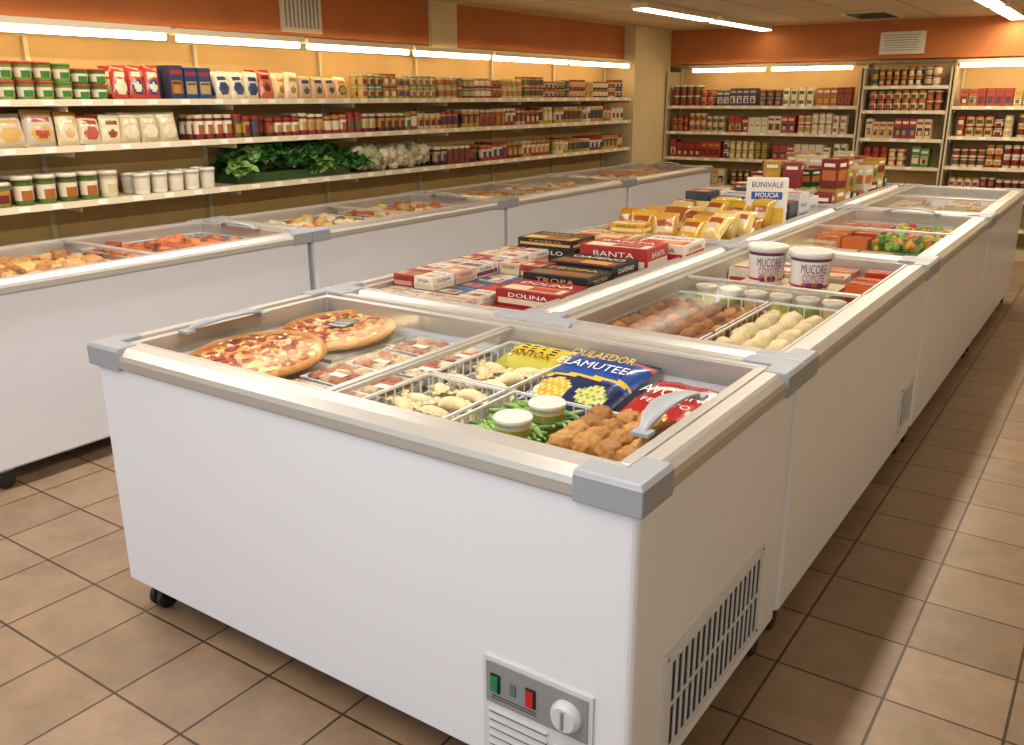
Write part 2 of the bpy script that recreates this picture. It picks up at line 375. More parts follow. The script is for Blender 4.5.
F2=freezer(-1.0,0,1.13,3.26,'y',[(1.2,2.3,.998,0)],fl=.80)
F3=freezer(-1.0,0,3.30,5.44,'y',[(3.37,4.42,.998,0),(4.36,5.37,1.003,1)],fl=.80)
F4=freezer(-1.0,0,5.48,7.62,'y',[(5.55,6.6,.998,0),(6.54,7.55,1.003,0)],fl=.80)
vent_grille(F2,0,2.9,3.18,.2,.44,7)
G1=freezer(-W,-1.04,1.13,3.26,'y',[],fl=.88); G2=freezer(-W,-1.04,3.30,5.44,'y',[],fl=.88); G3=freezer(-W,-1.04,5.48,7.62,'y',[],fl=.88)
def lrow(y0,y1): return freezer(-4.54,-3.49,y0,y1,'y',[(y0+.07,(y0+y1)/2+.03,.998,0),((y0+y1)/2-.03,y1-.07,1.003,1)],fl=.80)
LR=[(.2,2.29),(2.33,4.48),(4.52,6.67),(6.71,8.86)]
for a in LR: lrow(*a)

def basket(name,x0,x1,y0,y1,z0,z1,s=.032,r=.0022):
    b=MB()
    def seg(p,q,rr=r):
        p=Vector(p);q=Vector(q);d=q-p; M=Matrix.Translation((p+q)/2)@d.to_track_quat('Z','Y').to_matrix().to_4x4()
        b.box((0,0,0),(rr*2,rr*2,d.length),mat=0,M=M)
    for z,rr in ((z1,.004),((z0+z1)/2,r),(z0,.003)):
        seg((x0,y0,z),(x1,y0,z),rr);seg((x1,y0,z),(x1,y1,z),rr);seg((x1,y1,z),(x0,y1,z),rr);seg((x0,y1,z),(x0,y0,z),rr)
    nx=int((x1-x0)/s);ny=int((y1-y0)/s)
    for i in range(nx+1):
        x=x0+(x1-x0)*i/nx; seg((x,y0,z0),(x,y0,z1)); seg((x,y1,z0),(x,y1,z1)); seg((x,y0,z0),(x,y1,z0))
    for i in range(1,ny):
        y=y0+(y1-y0)*i/ny; seg((x0,y,z0),(x0,y,z1)); seg((x1,y,z0),(x1,y,z1))
    return b.obj(name,[M_wire])

# ---------------------------------------------------------------- foods
def pizza(x,y,z,r,rx,ry,label=False):
    b=MB(); b.M=TR(x,y,z,rx,ry,0)
    n=56; cs=lin('#c98f4d'); ck=lin('#a5662b')
    prof=[(r*.85,0),(r*.97,.004),(r,.014),(r*.985,.026),(r*.95,.031),(r*.905,.026),(r*.89,.019)]
    v=[];f=[];cc=[]
    for j,(pr,pz) in enumerate(prof):
        for i in range(n):
            a=2*math.pi*i/n; k=1+.014*noise.noise(Vector((math.cos(a)*3,math.sin(a)*3,x*9)))*2
            v.append((pr*k*math.cos(a),pr*k*math.sin(a),pz*(1+.22*noise.noise(Vector((math.cos(a)*5,math.sin(a)*5,4))))))
    for j in range(len(prof)-1):
        for i in range(n):
            k=(i+1)%n; f.append((j*n+i,j*n+k,(j+1)*n+k,(j+1)*n+i)); q=.5+.5*noise.noise(Vector((i*.5,j*.4,x)))
            cc.append(tuple(cs[t]*(1-q*.6)+ck[t]*q*.6 for t in range(3))+(1,))
    f.append(tuple(range(n-1,-1,-1))); cc.append(ck)
    b.add(v,f,cc,0,True)
    b.lathe([(r*.9,.017),(r*.8,.021),(r*.4,.023),(.004,.024)],(0,0,0),(1,1,1,1),40,1,capb=False)
    pts=[]
    for _ in range(600):
        a=U(0,6.28);q=r*.80*math.sqrt(R()); p=(q*math.cos(a),q*math.sin(a))
        if all((p[0]-t[0])**2+(p[1]-t[1])**2>.052**2 for t in pts): pts.append(p)
        if len(pts)>=28: break
    for p in pts:
        c=jit(lin('#95281a'),.2); rr=U(.021,.027)
        b.lathe([(rr,0),(rr,.004),(rr*.8,.0045),(rr*.75,.003)],(p[0],p[1],.022),[c,jit(lin('#7e2012')),c],14,0)
    for _ in range(120):
        a=U(0,6.28);q=r*.84*math.sqrt(R()); c=random.choice([lin('#ecdcae'),lin('#ecdcae'),lin('#8c2a17'),lin('#d9702d'),lin('#c9a94e')])
        b.blob((q*math.cos(a),q*math.sin(a),.025),U(.006,.012),c,1,.3,2,0,(1,1,.5))
    if label:
        T=TR(.0,.04,.034,0,0,.1); b.box((0,0,0),(.10,.10,.002),lin('#1d2433'),2,T)
        b.text('TACK',T@Matrix.Translation((0,.025,.002)),width=.08,co=lin('#d9b24a'),mat=2); b.text('OISE',T@Matrix.Translation((0,-.005,.002)),width=.07,co=(.8,.8,.8,1),mat=2)
        b.box((0,-.035,.001),(.08,.012,.002),lin('#b9b9b9'),2,T)
    return b.obj('pizza',[M_food,M_cheese,M_pack])
b=MB()
for i,(x,y) in enumerate(((-1.67,.345),(-1.74,.78))):
    for k in range(3): b.box((x,y,.84+.011+k*.022),(.40,.40,.02),lin('#b9b2a5'),0,TR(0,0,0))
b.obj('pizza_cartons',[M_pack],bevel=.003)
pizza(-1.68,.355,.938,.25,.08,.0); pizza(-1.735,.80,.928,.235,.07,0,True)

def bedbox(name,x0,x1,y0,y1,z0,z1,c):
    b=MB(); b.bx(x0,x1,y0,y1,z0,z1,c); return b.obj(name,[M_pack])
def foodtray(name,x,y,z,sx,sy,rz,cols,label=True):
    b=MB(); b.M=TR(x,y,z,0,0,rz)
    t=[(-sx/2,-sy/2),(sx/2,-sy/2),(sx/2,sy/2),(-sx/2,sy/2)]
    def l(k,zz): return [(p[0]*k,p[1]*k,zz) for p in t]
    b.loft([l(.85,0),l(1,.035),l(.95,.035),l(.82,.008)],(.7,.7,.68,1),0,cap0=True,cap1=True)
    nx=3;ny=3
    for i in range(nx):
        for j in range(ny):
            b.blob(((i-1)*sx*.27,(j-1)*sy*.27,.03),min(sx,sy)*.17,jit(random.choice(cols),.15),2,.2,2,1,(1.1,1,.5))
    b.add([(-sx*.49,-sy*.49,.045),(sx*.49,-sy*.49,.045),(sx*.49,sy*.49,.045),(-sx*.49,sy*.49,.045)],[(0,1,2,3)],mat=2)
    if label: b.box((sx*.18,-sy*.14,.0465),(sx*.34,sy*.26,.001),(.7,.68,.64,1),0); b.box((sx*.18,-sy*.06,.0475),(sx*.34,sy*.07,.001),jit(random.choice([lin('#b3262a'),lin('#c77a2b')])),0)
    return b.obj(name,[M_pack,M_food,M_wrap])
meat=[lin('#b98a6f'),lin('#c9a184'),lin('#b0705a'),lin('#d8c3a5')]
bedbox('tray_carton',-1.45,-1.05,.11,.98,.84,.885,lin('#bfbaaf'))
for r_ in range(4):
    for c_ in range(2):
        foodtray('meat_tray',-1.345+c_*.2,.22+r_*.212,.886+.005*((r_+c_)%2),.185,.2,U(-.05,.05),meat)

def dumpling(b,x,y,z,s,rz,c):
    # half-moon: fat crescent belly with a thin crimped, wavy rim along its outer arc
    T=TR(x,y,z,U(-.25,.25),U(-.2,.2),rz)
    nu,nv=20,12; v=[];f=[];cs=[]
    for i in range(nu+1):
        t=i/nu; a=math.pi*(.06+.88*t); R0=.62
        taper=math.sin(math.pi*t)**.6
        for j in range(nv):
            q=2*math.pi*j/nv; cr=math.cos(q); sr=math.sin(q)
            w=.46*taper*(1+.05*math.cos(2*math.pi*t*8)*max(0,cr)); h=.46*taper
            rad=R0+cr*w
            v.append((rad*math.cos(a)*1.25*s,(rad*math.sin(a)-.45)*s,(sr*h+.1)*s))
    for i in range(nu):
        for j in range(nv):
            k=(j+1)%nv; f.append((i*nv+j,(i+1)*nv+j,(i+1)*nv+k,i*nv+k))
            q=2*math.pi*(j+.5)/nv; kk=.80+.2*math.sin(q); kk=max(.55,min(1,kk+.12))  # shade painted into the dough: belly darkens towards its underside
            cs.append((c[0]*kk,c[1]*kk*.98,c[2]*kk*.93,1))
    f.append(tuple(range(nv))); cs.append(c); f.append(tuple(range(nu*nv,nu*nv+nv))[::-1]); cs.append(c)
    b.add(v,f,cs,0,True,T)
    v=[];f=[];cs=[]; n=34
    for i in range(n+1):
        t=i/n; a=math.pi*(-.02+1.04*t); wv=.07*math.sin(t*math.pi*18)
        for rr,dz in ((.92,.07),(1.3,.0),(1.3,-.07),(.92,-.07)):
            v.append((rr*math.cos(a)*1.15*s,(rr*math.sin(a)-.45)*s,(.18+dz+(wv if rr>1 else wv*.3))*s))
    for i in range(n):
        for j in range(4): k=(j+1)%4; f.append((i*4+j,(i+1)*4+j,(i+1)*4+k,i*4+k)); kk=.86+.16*math.sin((i+.5)/n*math.pi*18); cs.append((min(1,c[0]*kk),min(1,c[1]*kk),c[2]*kk*.96,1))  # crimp troughs coloured darker so the pleats look deeper
    b.add(v,f,cs,0,True,T)
def dumplings(x0,x1,y0,y1,z,name,s=.05):
    b=MB(); dough=lin('#e0cca2')
    for lay in (0,1):
        y=y0+s*1.0
        while y<y1-s*.7:
            x=x0+s*1.45+(s*.25 if lay else 0)
            while x<x1-s*1.1:
                dumpling(b,x+U(-.006,.006),y+U(-.008,.008),z+s*.5+lay*.05,s*U(.9,1.04),U(-.8,.8)+(math.pi if R()<.45 else 0),jit(dough,.08))
                x+=s*2.55
            y+=s*1.75
    return b.obj(name,[M_soft])
basket('wire_basket',-1.01,-.705,.13,.50,.845,.965,.04); basket('wire_basket',-1.01,-.705,.52,.97,.845,.965,.04)
dumplings(-1.01,-.705,.13,.50,.86,'dumplings'); dumplings(-1.01,-.705,.52,.82,.86,'dumplings')

def bagtex(base,fn):
    return lambda u,v,s: fn(u,v) if s==1 else base
def bluef(u,v):
    bl=lin('#1a4796'); dk=lin('#0b2352')
    if v<.06 or v>.94: return lin('#0a1f4a')
    d=((u-.35)**2+((v-.24)*1.2)**2)**.5
    if d<.19: return lin('#c9a03a') if (int(u*40)+int(v*36))%3 else lin('#dac87e')
    d2=((u-.77)**2+((v-.27)*1.2)**2)**.5
    if d2<.15: return lin('#c9bf7b') if (int(u*44)+int(v*40))%3 else lin('#7aa33c')
    if abs(v-.48-.12*(u-.5))<.022: return lin('#d8b43a')
    if v>.88: return lin('#b8442c')
    return bl if v>.46 else dk
b=MB(); Mb=TR(-.585,.775,.925,.19,0,-.04)
b.pillow(.34,.44,.09,bagtex(lin('#0e2c69'),bluef),Mb,28,32,0)
for t,dy,w,c in (('QULAEDOR',.125,.24,lin('#d8b43a')),('ELAMUTEE',.055,.26,lin('#dededa'))):
    b.text(t,Mb@Matrix.Translation((0,dy,.052)),width=w,co=c,mat=1,hs=.065)
b.obj('frozen_food_bag',[M_film,M_pack])
def redf(u,v):
    if v<.07 or v>.93: return lin('#7e1216')
    d=((u-.5)**2+((v-.2)*1.1)**2)**.5
    if d<.15: return lin('#c9904a') if (int(u*40)+int(v*36))%3 else lin('#dccaa0')
    if abs(v-.72)<.02: return lin('#d9d2c6')
    return lin('#a31a20')
b=MB(); Mb=TR(-.255,.72,.915,.17,0,-.08)
b.pillow(.29,.38,.08,bagtex(lin('#8e1419'),redf),Mb,28,32,0)
b.text('AVOITINS',Mb@Matrix.Translation((0,.035,.049)),width=.23,co=lin('#e6dfd4'),mat=1,hs=.075)
b.text('FENTTO',Mb@Matrix.Translation((0,-.03,.049)),width=.16,co=lin('#e6dfd4'),mat=1,hs=.035)
b.obj('frozen_food_bag',[M_film,M_pack])
def yelf(u,v):
    if v<.06 or v>.94: return lin('#a89428')
    if .1<u<.9 and .55<v<.85: return lin('#2a2a1c') if (int(u*28)%2 and int(v*30)%3) else lin('#c9ae38')
    return lin('#c9ae38') if v>.3 else lin('#b9b24f')
b=MB(); Mb=TR(-.86,.89,.945,.25,0,0)
b.pillow(.25,.19,.05,bagtex(lin('#b9a832'),yelf),Mb,20,20,0)
b.text('SANTOX',Mb@Matrix.Translation((0,-.02,.032)),width=.18,co=lin('#2b2a18'),mat=1,hs=.05)
b.obj('frozen_food_bag',[M_film,M_pack])
def beans(name,x0,x1,y0,y1,z,n,cols,L=.022):
    b=MB()
    for i in range(n):
        b.blob((U(x0,x1),U(y0,y1),z+U(0,.03)),.0085,jit(random.choice(cols),.2),1,.05,1,0,(L/.0085,1,1),rot=TR(0,0,0,0,U(-.3,.3),U(-.9,.9)))
    return b.obj(name,[M_leaf])
gr=[lin('#5f8a38'),lin('#7ba04a'),lin('#4a7030'),lin('#9db56a')]
basket('wire_basket',-.69,-.10,.13,.53,.845,.955,.04)
beans('green_beans',-.645,-.475,.16,.36,.91,230,gr,.045)
beans('green_beans',-.645,-.46,.37,.51,.912,170,gr,.045)
bedbox('produce_carton',-.68,-.455,.14,.52,.85,.905,lin('#3f6a2a'))
def cup(name,x,y,z,r,h,side,lab,lid,txt=None,flare=1.12):
    b=MB(); n=28
    f=lambda i: lin('#b9923a') if i%14 in (0,1,2,8) else lab
    b.lathe([(r/flare,0),(r/flare*1.01,h*.14),(r/flare*1.05,h*.5),(r*.97,h*.68),(r,h*.84),(r*1.05,h*.85),(r*1.06,h*.97),(r*1.02,h),(r*.98,h*1.01),(r*.93,h*.985)],(x,y,z),[side,lab,f,side,lid,lid,lid,side,lid,lid],n,0)
    return b.obj(name,[M_film])
cup('food_cup',-.515,.265,.906,.052,.088,lin('#d0cec2'),lin('#8a9a3c'),lin('#d8d6cf')); cup('food_cup',-.50,.415,.906,.052,.088,lin('#d0cec2'),lin('#7d933c'),lin('#d8d6cf'))
b=MB()
for lay in range(3):
    nx=6-lay; ny=6-lay
    for i in range(nx):
        for j in range(ny):
            x=-.40+.030*lay+i*.066; y=.165+.037*lay+j*.074
            if x>-.125: continue
            b.blob((x+U(-.008,.008),y+U(-.01,.01),.885+lay*.040),U(.034,.040),jit(random.choice([lin('#aa7638'),lin('#b98848'),lin('#9a662e')]),.14),3,.10,2.6,0,(1.1,1,.9))
b.obj('breaded_nuggets',[M_food])

# ---------------------------------------------------------------- freezer 2 contents
b=MB()
for i in range(6):
    for j in range(9):
        for l in (0,1):
            b.blob((-.87+i*.073+U(-.01,.01)+l*.02,1.42+j*.078+U(-.012,.012),.875+l*.048),U(.031,.036),jit(random.choice([lin('#8a5226'),lin('#a36a34'),lin('#74421e')]),.25),2,.14,2)
b.obj('meatballs',[M_food]); bedbox('meatball_carton',-.895,-.475,1.38,2.12,.805,.85,lin('#4a2a18'))
basket('wire_basket',-.90,-.47,1.25,2.2,.805,.95,.06); basket('wire_basket',-.45,-.10,1.25,2.2,.805,.95,.06)
b=MB()
for i in range(4):
    for j in range(9):
        for l in (0,1): b.blob((-.40+i*.085+U(-.01,.01)+l*.01,1.33+j*.09+U(-.01,.01),.86+l*.055),U(.038,.044),jit(lin('#d3c096'),.1),2,.1,1.6)
b.obj('steamed_buns',[M_soft])
for i,(x,y) in enumerate(((-.83,2.36),(-.71,2.36),(-.58,2.34),(-.46,2.34),(-.34,2.34),(-.22,2.33))):
    cup('food_cup',x,y,.86,.05,.10,lin('#c8c4b2'),[lin('#b9b43a'),lin('#7d8f3a'),lin('#c9a26a')][i%3],lin('#cecabc'))
bedbox('cup_carton',-.9,-.16,2.28,2.42,.80,.86,lin('#cfcabb'))
def tub(x,y,z,r,h):
    b=MB()
    wv=lin('#d3d0ce'); pu=lin('#5b2a5e'); rd=lin('#a5273a')
    b.lathe([(r*.86,0),(r*.88,h*.14),(r*.885,h*.2),(r*.92,h*.55),(r*.95,h*.78),(r*.96,h*.86),(r*1.03,h*.86),(r*1.03,h),(r*.98,h*1.01),(r*.95,h*.98)],(x,y,z),[wv,rd,wv,wv,pu,wv,wv,wv,wv],32,0)
    for a0 in (-1.1,.9,2.9):
        for t,zz,w,c,hh in (('MUCORE',.60,.12,pu,.06),('COYOTE',.38,.10,rd,.05)):
            v,f,tw=textgeo(t); k=w/tw; rr=r*.945
            vv=[]
            for p in v:
                a=a0+p[0]*k/rr; vv.append((x+rr*1.005*math.cos(a),y+rr*1.005*math.sin(a),z+h*zz+p[1]*hh))
            b.add(vv,f,c,0)
        for k in range(7):
            a=a0+(k-3)*.14; b.blob((x+r*.90*math.cos(a),y+r*.90*math.sin(a),z+h*.2),.015,random.choice([rd,pu,lin('#e0a33a')]),1,.1,2,0,(.4,1,1),rot=Matrix.Rotation(a,4,'Z'))
    b.obj('ice_cream_tub',[M_film])
bedbox('stacked_carton',-.75,-.28,2.46,2.78,.80,.95,lin('#b9a88c'))
tub(-.625,2.60,.95,.092,.19); tub(-.40,2.55,.95,.097,.19)

def carton(b,x,y,z,sx,sy,sz,rz,c,acc,txt=None,tc=(.95,.95,.95,1),photo=None):
    T=TR(x,y,z,0,0,rz)
    b.box((0,0,sz/2),(sx,sy,sz),c,0,T)
    e=.0012
    b.box((0,-sy*.22,sz+e/2),(sx*.9,sy*.36,e),acc,0,T)
    b.box((sx*.14,-sy*.22,sz+e*1.2),(sx*.42,sy*.28,e),random.choice([lin('#c98a4a'),lin('#8a4a2a'),lin('#d8c08a'),lin('#a83a22')]),0,T)
    b.box((0,-sy/2-e/2,sz*.3),(sx*.92,e,sz*.35),acc,0,T)
    b.box((sx/2+e/2,0,sz*.3),(e,sy*.92,sz*.35),acc,0,T)
    if txt:
        b.text(txt,T@Matrix.Translation((0,sy*.2,sz+e*1.5)),width=sx*.8,co=tc,hs=sy*.3)
        b.text(txt,T@Matrix.Translation((0,-sy/2-e*1.6,sz*.68))@Matrix.Rotation(math.pi/2,4,'X'),width=sx*.6,co=tc,hs=min(.04,sz*.36))
        b.text(txt,T@Matrix.Translation((sx/2+e*1.6,0,sz*.68))@Matrix.Rotation(math.pi/2,4,'Z')@Matrix.Rotation(math.pi/2,4,'X'),width=sy*.6,co=tc,hs=min(.04,sz*.36))
K=lambda h: lin(h)
pal_mix=[K('#a3262a'),K('#c9952b'),K('#d8d4ca'),K('#2a4f9a'),K('#b7622b'),K('#3d6d3a'),K('#d8c9a0'),K('#7a1c22')]
def packbed(name,x0,x1,y0,y1,z,sx,sy,sz,pal,acc=pal_mix,lay=1,mat=None):
    b=MB()
    y=y0+sy/2
    while y<=y1-sy/2+1e-6:
        x=x0+sx/2
        while x<=x1-sx/2+1e-6:
            for l in range(lay if R()<.6 else max(1,lay-1)):
                carton(b,x,y,z+l*(sz+.001),sx*.93,sy*.93,sz,U(-.04,.04),jit(random.choice(pal)),jit(random.choice(acc)))
            x+=sx
        y+=sy
    return b.obj(name,[mat or M_pack])
packbed('frozen_food_packs',-.26,-.1,2.5,3.15,.80,.15,.12,.09,[K('#c9622a'),K('#b33a22'),K('#e0c38a')],lay=2,mat=M_film)
packbed('frozen_food_packs',-.9,-.27,2.8,3.15,.80,.2,.16,.085,[K('#d0c9b4'),K('#c9a47a'),K('#b9622a')],lay=2,mat=M_film)
packbed('frozen_food_packs',-.9,-.1,3.42,4.3,.80,.2,.26,.07,[K('#c9c2b2'),K('#b8a58c'),K('#a8876a')],lay=2,mat=M_film)
packbed('frozen_food_packs',-.9,-.55,4.35,5.3,.80,.17,.14,.07,[K('#c9622a'),K('#b33a22'),K('#d98a3a')],[K('#c9622a'),K('#d98a3a'),K('#e0b06a')],lay=2,mat=M_film)
b=MB()
for i in range(600):
    b.blob((U(-.52,-.12),U(4.35,5.2),.88+U(0,.06)),U(.014,.03),jit(random.choice([K('#4f8f2a'),K('#6fae3a'),K('#c9442a'),K('#e09a3a'),K('#3c7a22')]),.15),1,.2,2)
b.obj('mixed_vegetables',[M_leaf]); bedbox('vegetable_carton',-.53,-.11,4.33,5.22,.80,.88,K('#5b7a3a'))
packbed('frozen_food_packs',-.9,-.1,5.6,7.5,.80,.2,.24,.07,[K('#c9b992'),K('#a8703a'),K('#c9a05a'),K('#d0c9b4')],lay=2,mat=M_film)

# ---------------------------------------------------------------- centre island with boxed goods
def obj_carton(*a,**k):
    b=MB(); carton(b,*a,**k); return b.obj('food_carton',[M_pack],bevel=.0015)
b=MB()
for i in range(4):
    for j in range(7):
        x=-1.92+i*.125; y=1.32+j*.165
        if i==3 and j>4: continue
        for l in range(3 if (i<2 or R()<.3) and j>0 else 2): carton(b,x+U(-.006,.006),y,.88+l*.057,.112,.15,.055,U(-.08,.08),jit(random.choice([K('#d4cfc7'),K('#a23a34'),K('#d9d4cc'),K('#c8a994'),K('#d4cfc7'),K('#b98a5a'),K('#4a6a8a'),K('#d4cfc7')])),random.choice([K('#a3262a'),K('#b98a7a'),K('#c8b998'),K('#6a2a4a'),K('#c8b998')]),random.choice(['SOJA','GUSE','DORA']),random.choice([K('#5b1414'),K('#2a2a3a')]))
b.obj('small_food_packs',[M_pack])
WHT=(.8,.8,.78,1)
for a in [(-1.36,1.40,.88,.30,.22,.06,.05,K('#d5cbb9'),K('#a3262a'),'KOPTA',K('#5b1414')),
          (-1.30,1.62,.88,.36,.24,.07,.05,K('#8c1f22'),K('#b3262a'),'KOPTA',WHT),
          (-1.30,1.63,.952,.33,.24,.07,.02,K('#8e1d20'),K('#c9b8a0'),'DOLINA',WHT),
          (-1.33,1.90,.88,.36,.24,.08,.0,K('#17171a'),K('#4a1a1a'),'EVOCE',WHT),(-1.33,1.90,.962,.34,.24,.085,.03,K('#17171a'),K('#6a5a4a'),'TROPA',K('#c9a05a')),
          (-1.36,2.19,.88,.38,.27,.085,.03,K('#131316'),K('#3b2a20'),'OAFENO',WHT),(-1.35,2.18,.967,.36,.26,.09,-.02,K('#131316'),K('#7a4a2a'),'OAFENO',WHT),
          (-1.76,2.50,.88,.36,.26,.09,.03,K('#17171a'),K('#3a2a22'),'TAVELO',WHT),(-1.76,2.50,.972,.35,.26,.085,.06,K('#17171a'),K('#4a3322'),'TAVELO',WHT),(-1.77,2.51,1.058,.34,.25,.04,.02,K('#17171a'),K('#c9a05a'),'TAVELO',K('#c9a05a')),
          (-1.37,2.52,.88,.38,.27,.09,.0,K('#b3262a'),K('#e9dccb'),'BANTA',WHT),(-1.36,2.52,.972,.38,.27,.12,.05,K('#a82c28'),K('#ddd2c2'),'BANTA',WHT),
          (-1.27,2.86,.88,.30,.3,.1,0,K('#d9d2c6'),K('#b3262a'),'KORIMA',K('#7a1c22')),(-1.26,2.87,.982,.29,.3,.09,.04,K('#ddd5c9'),K('#b3262a'),'KORIMA',K('#7a1c22')),
          (-1.70,2.86,.88,.40,.3,.12,.0,K('#c8904a'),K('#8c3a1a'),'PALEO',WHT),(-1.66,2.88,1.002,.36,.28,.07,.05,K('#d3b78a'),K('#a33a2a'),'PALEO',K('#7a1c22')),
          (-1.60,3.06,1.074,.2,.14,.05,.1,K('#c9a02c'),K('#e3c79a'),'PALEO',K('#2a2a1a'))]:
    obj_carton(*a)
b=MB()
for i in range(5):
    for j in range(6):
        x=-1.90+i*.165; y=3.46+j*.20
        c1=jit(random.choice([K('#a8771f'),K('#c09a2f'),K('#95541f'),K('#b88a45'),K('#c9b070'),K('#a03a24')]),.1)
        cf=lambda u,v,s,c=c1: (c if not(.2<u<.8 and .3<v<.7) else (.3,.07,.03,1) if abs(v-.6)<.06 else (.6,.48,.28,1))
        b.pillow(.17,.2,.08,cf,TR(x+U(-.02,.02),y,.98+U(0,.11),U(.5,1.3),0,U(-.4,.4)),10,10)
b.obj('snack_pouches',[M_film]); bedbox('pouch_carton',-1.97,-1.14,3.42,4.55,.88,.93,K('#c9a05a'))
b=MB()
for i in range(4):
    for j in range(3):
        carton(b,-1.86+i*.2,4.72+j*.24,.88,.18,.2,.22+U(0,.06),U(-.1,.1),random.choice([K('#d9d6ce'),K('#cfd3d8'),K('#d9d6ce'),K('#3a3f4a')]),random.choice([K('#2a4f9a'),K('#b3262a'),K('#9aa3ad')]),'MILKO',K('#2a3f7a'))
b.obj('boxed_goods',[M_pack])
b=MB(); b.box((0,0,.18),(.27,.12,.36),K('#dcd9d2'),0); b.box((0,-.061,.25),(.2,.002,.05),K('#2a4f9a')); b.box((.05,-.061,.11),(.13,.002,.12),K('#d9b23a')); b.box((-.06,-.062,.11),(.08,.002,.1),K('#b3563a'))
b.text('EUNIVALE',TR(0,-.0625,.32,math.pi/2),width=.2,co=K('#2b2b33'),hs=.05); b.text('MOUCIA',TR(0,-.0625,.252,math.pi/2),width=.15,co=(.95,.95,.95,1),hs=.045)
for i in range(5): b.box((.1355,0,.08+i*.03),(.001,.08,.008),K('#8a8f96'))
o=b.obj('cereal_box',[M_pack],bevel=.002); o.location=(-1.25,4.36,.88+.06); o.rotation_euler=(0,0,.35)
bedbox('box_riser',-1.42,-1.1,4.22,4.5,.88,.94,K('#ddd6c6'))
b=MB()
for j in range(9):
    for i in range(5):
        x=-1.88+i*.165; y=5.64+j*.22
        zb=.88
        for l in range(2 if R()<(.35 if j<3 else .8) else 1):
            h=U(.13,.24)
            c=random.choice([K('#8e2420'),K('#a8842b'),K('#2c5c33'),K('#c5bca9'),K('#6e1d1a'),K('#a35a22'),K('#253a5a'),K('#c9bd9a'),K('#c9bd9a'),K('#1d3b2a')])
            T=TR(x,y,zb,0,0,U(-.2,.2)); b.box((0,0,h/2),(.14,.18,h),jit(c),0,T)
            a=random.choice(pal_mix); b.box((0,-.0905,h*.45),(.11,.002,h*.35),a,0,T); b.box((.0705,0,h*.45),(.002,.14,h*.35),a,0,T); b.box((0,-.0915,h*.8),(.09,.002,h*.12),(.8,.76,.65,1),0,T); b.box((.0712,0,h*.8),(.002,.11,h*.12),(.8,.76,.65,1),0,T); b.box((0,0,h),(.08,.1,.002),a,0,T)
            zb+=h+.002
b.obj('boxed_goods',[M_pack])

# ---------------------------------------------------------------- left row contents
for k,(a,c) in enumerate(LR):
    m=(a+c)/2
    p1=[[K('#c08a4f'),K('#d0a366'),K('#a8703a')],[K('#a8552a'),K('#c9a05a'),K('#d0c3a0')],[K('#c9a05a'),K('#b07a3a')],[K('#d9c39a'),K('#b8773a')]][k]
    p2=[[K('#b85a2e'),K('#c4703a'),K('#9a4426')],[K('#b4552a'),K('#d0b37a')],[K('#b8773a'),K('#d9c39a')],[K('#b8773a')]][k]
    for y0,y1,pp in ((a+.12,m-.06,p1),(m+.06,c-.12,p2)):
        basket('wire_basket',-4.42,-3.62,y0,y1,.805,.95,.06)
        b=MB()
        x=-4.37
        while x<-3.66:
            y=y0+.05
            while y<y1-.04:
                b.blob((x+U(-.02,.02),y+U(-.02,.02),.87+U(0,.08)),U(.035,.055),jit(random.choice(pp),.2),1 if k else 2,.25,2,0,(1.2,1,.8)); y+=.075
            x+=.075
        b.obj('frozen_snacks',[M_food]); bedbox('snack_carton',-4.41,-3.63,y0+.01,y1-.01,.81,.86,jit(pp[0]))

# ---------------------------------------------------------------- shelving
def shelving(M,L,levels,posts,depth=.42,mats=None,name='grocery_shelving'):
    b=MB(); b.M=M
    for z in levels:
        b.bx(0,L,0,depth,z-.03,z,mat=0); b.bx(0,L,-.012,0,z-.036,z+.004,mat=2)
        n=int(L/.25)
        for i in range(n):
            b.box((i*.25+.12+U(-.03,.03),-.014,z-.016),(.07,.003,.03),mat=3)
    b.bx(0,L,depth,depth+.02,0,2.2,mat=1)
    b.bx(0,L,.0,depth,.0,.12,mat=0)
    for x in posts:
        b.bx(x-.015,x+.015,depth-.03,depth,0,2.2,mat=0)
        for z in levels: b.bx(x-.006,x+.006,.03,depth,z-.07,z-.03,mat=0)
    return b.obj(name,mats or [M_shelf,M_shelfback,M_rail,simple('price_ticket','#efe9d8',.5)])
ML=Matrix(((0,-1,0,-4.69),(1,0,0,-1.0),(0,0,1,0),(0,0,0,1)))
LZ=(1.82,1.545,1.207)
shelving(ML,10.0,LZ,[i*1.25+.02 for i in range(9)])
def stock_can(b,x,y,z,r,h,c,lab,lid,n=14,pic=None):
    pic=pic or c
    f=lambda i: pic if i in (9,10,11) else lab
    b.lathe([(r*.98,0),(r,h*.08),(r,h*.22),(r,h*.6),(r,h*.74),(r*.93,h*.86),(r*.95,h*.87),(r*.95,h)],(x,y,z),[c,c,f,lab,c,lid,lid],n,0)
def stock_tub(b,x,y,z,r,h,c,lab,lid,n=14,pic=None):
    pic=pic or c
    f=lambda i: pic if i in (9,10,11) else lab
    b.lathe([(r*.84,0),(r*.87,h*.16),(r*.91,h*.5),(r*.94,h*.66),(r*.97,h*.86),(r*1.03,h*.86),(r*1.03,h*.97),(r*.9,h)],(x,y,z),[c,f,lab,c,c,lid,lid],n,0)
EARTH=[K('#b39a5a'),K('#8a2a1e'),K('#c7b489'),K('#5a3a1e'),K('#9a5a22'),K('#46602c'),K('#d5c8a2'),K('#6a1f1a'),K('#b07f2c'),K('#2e3f66')]
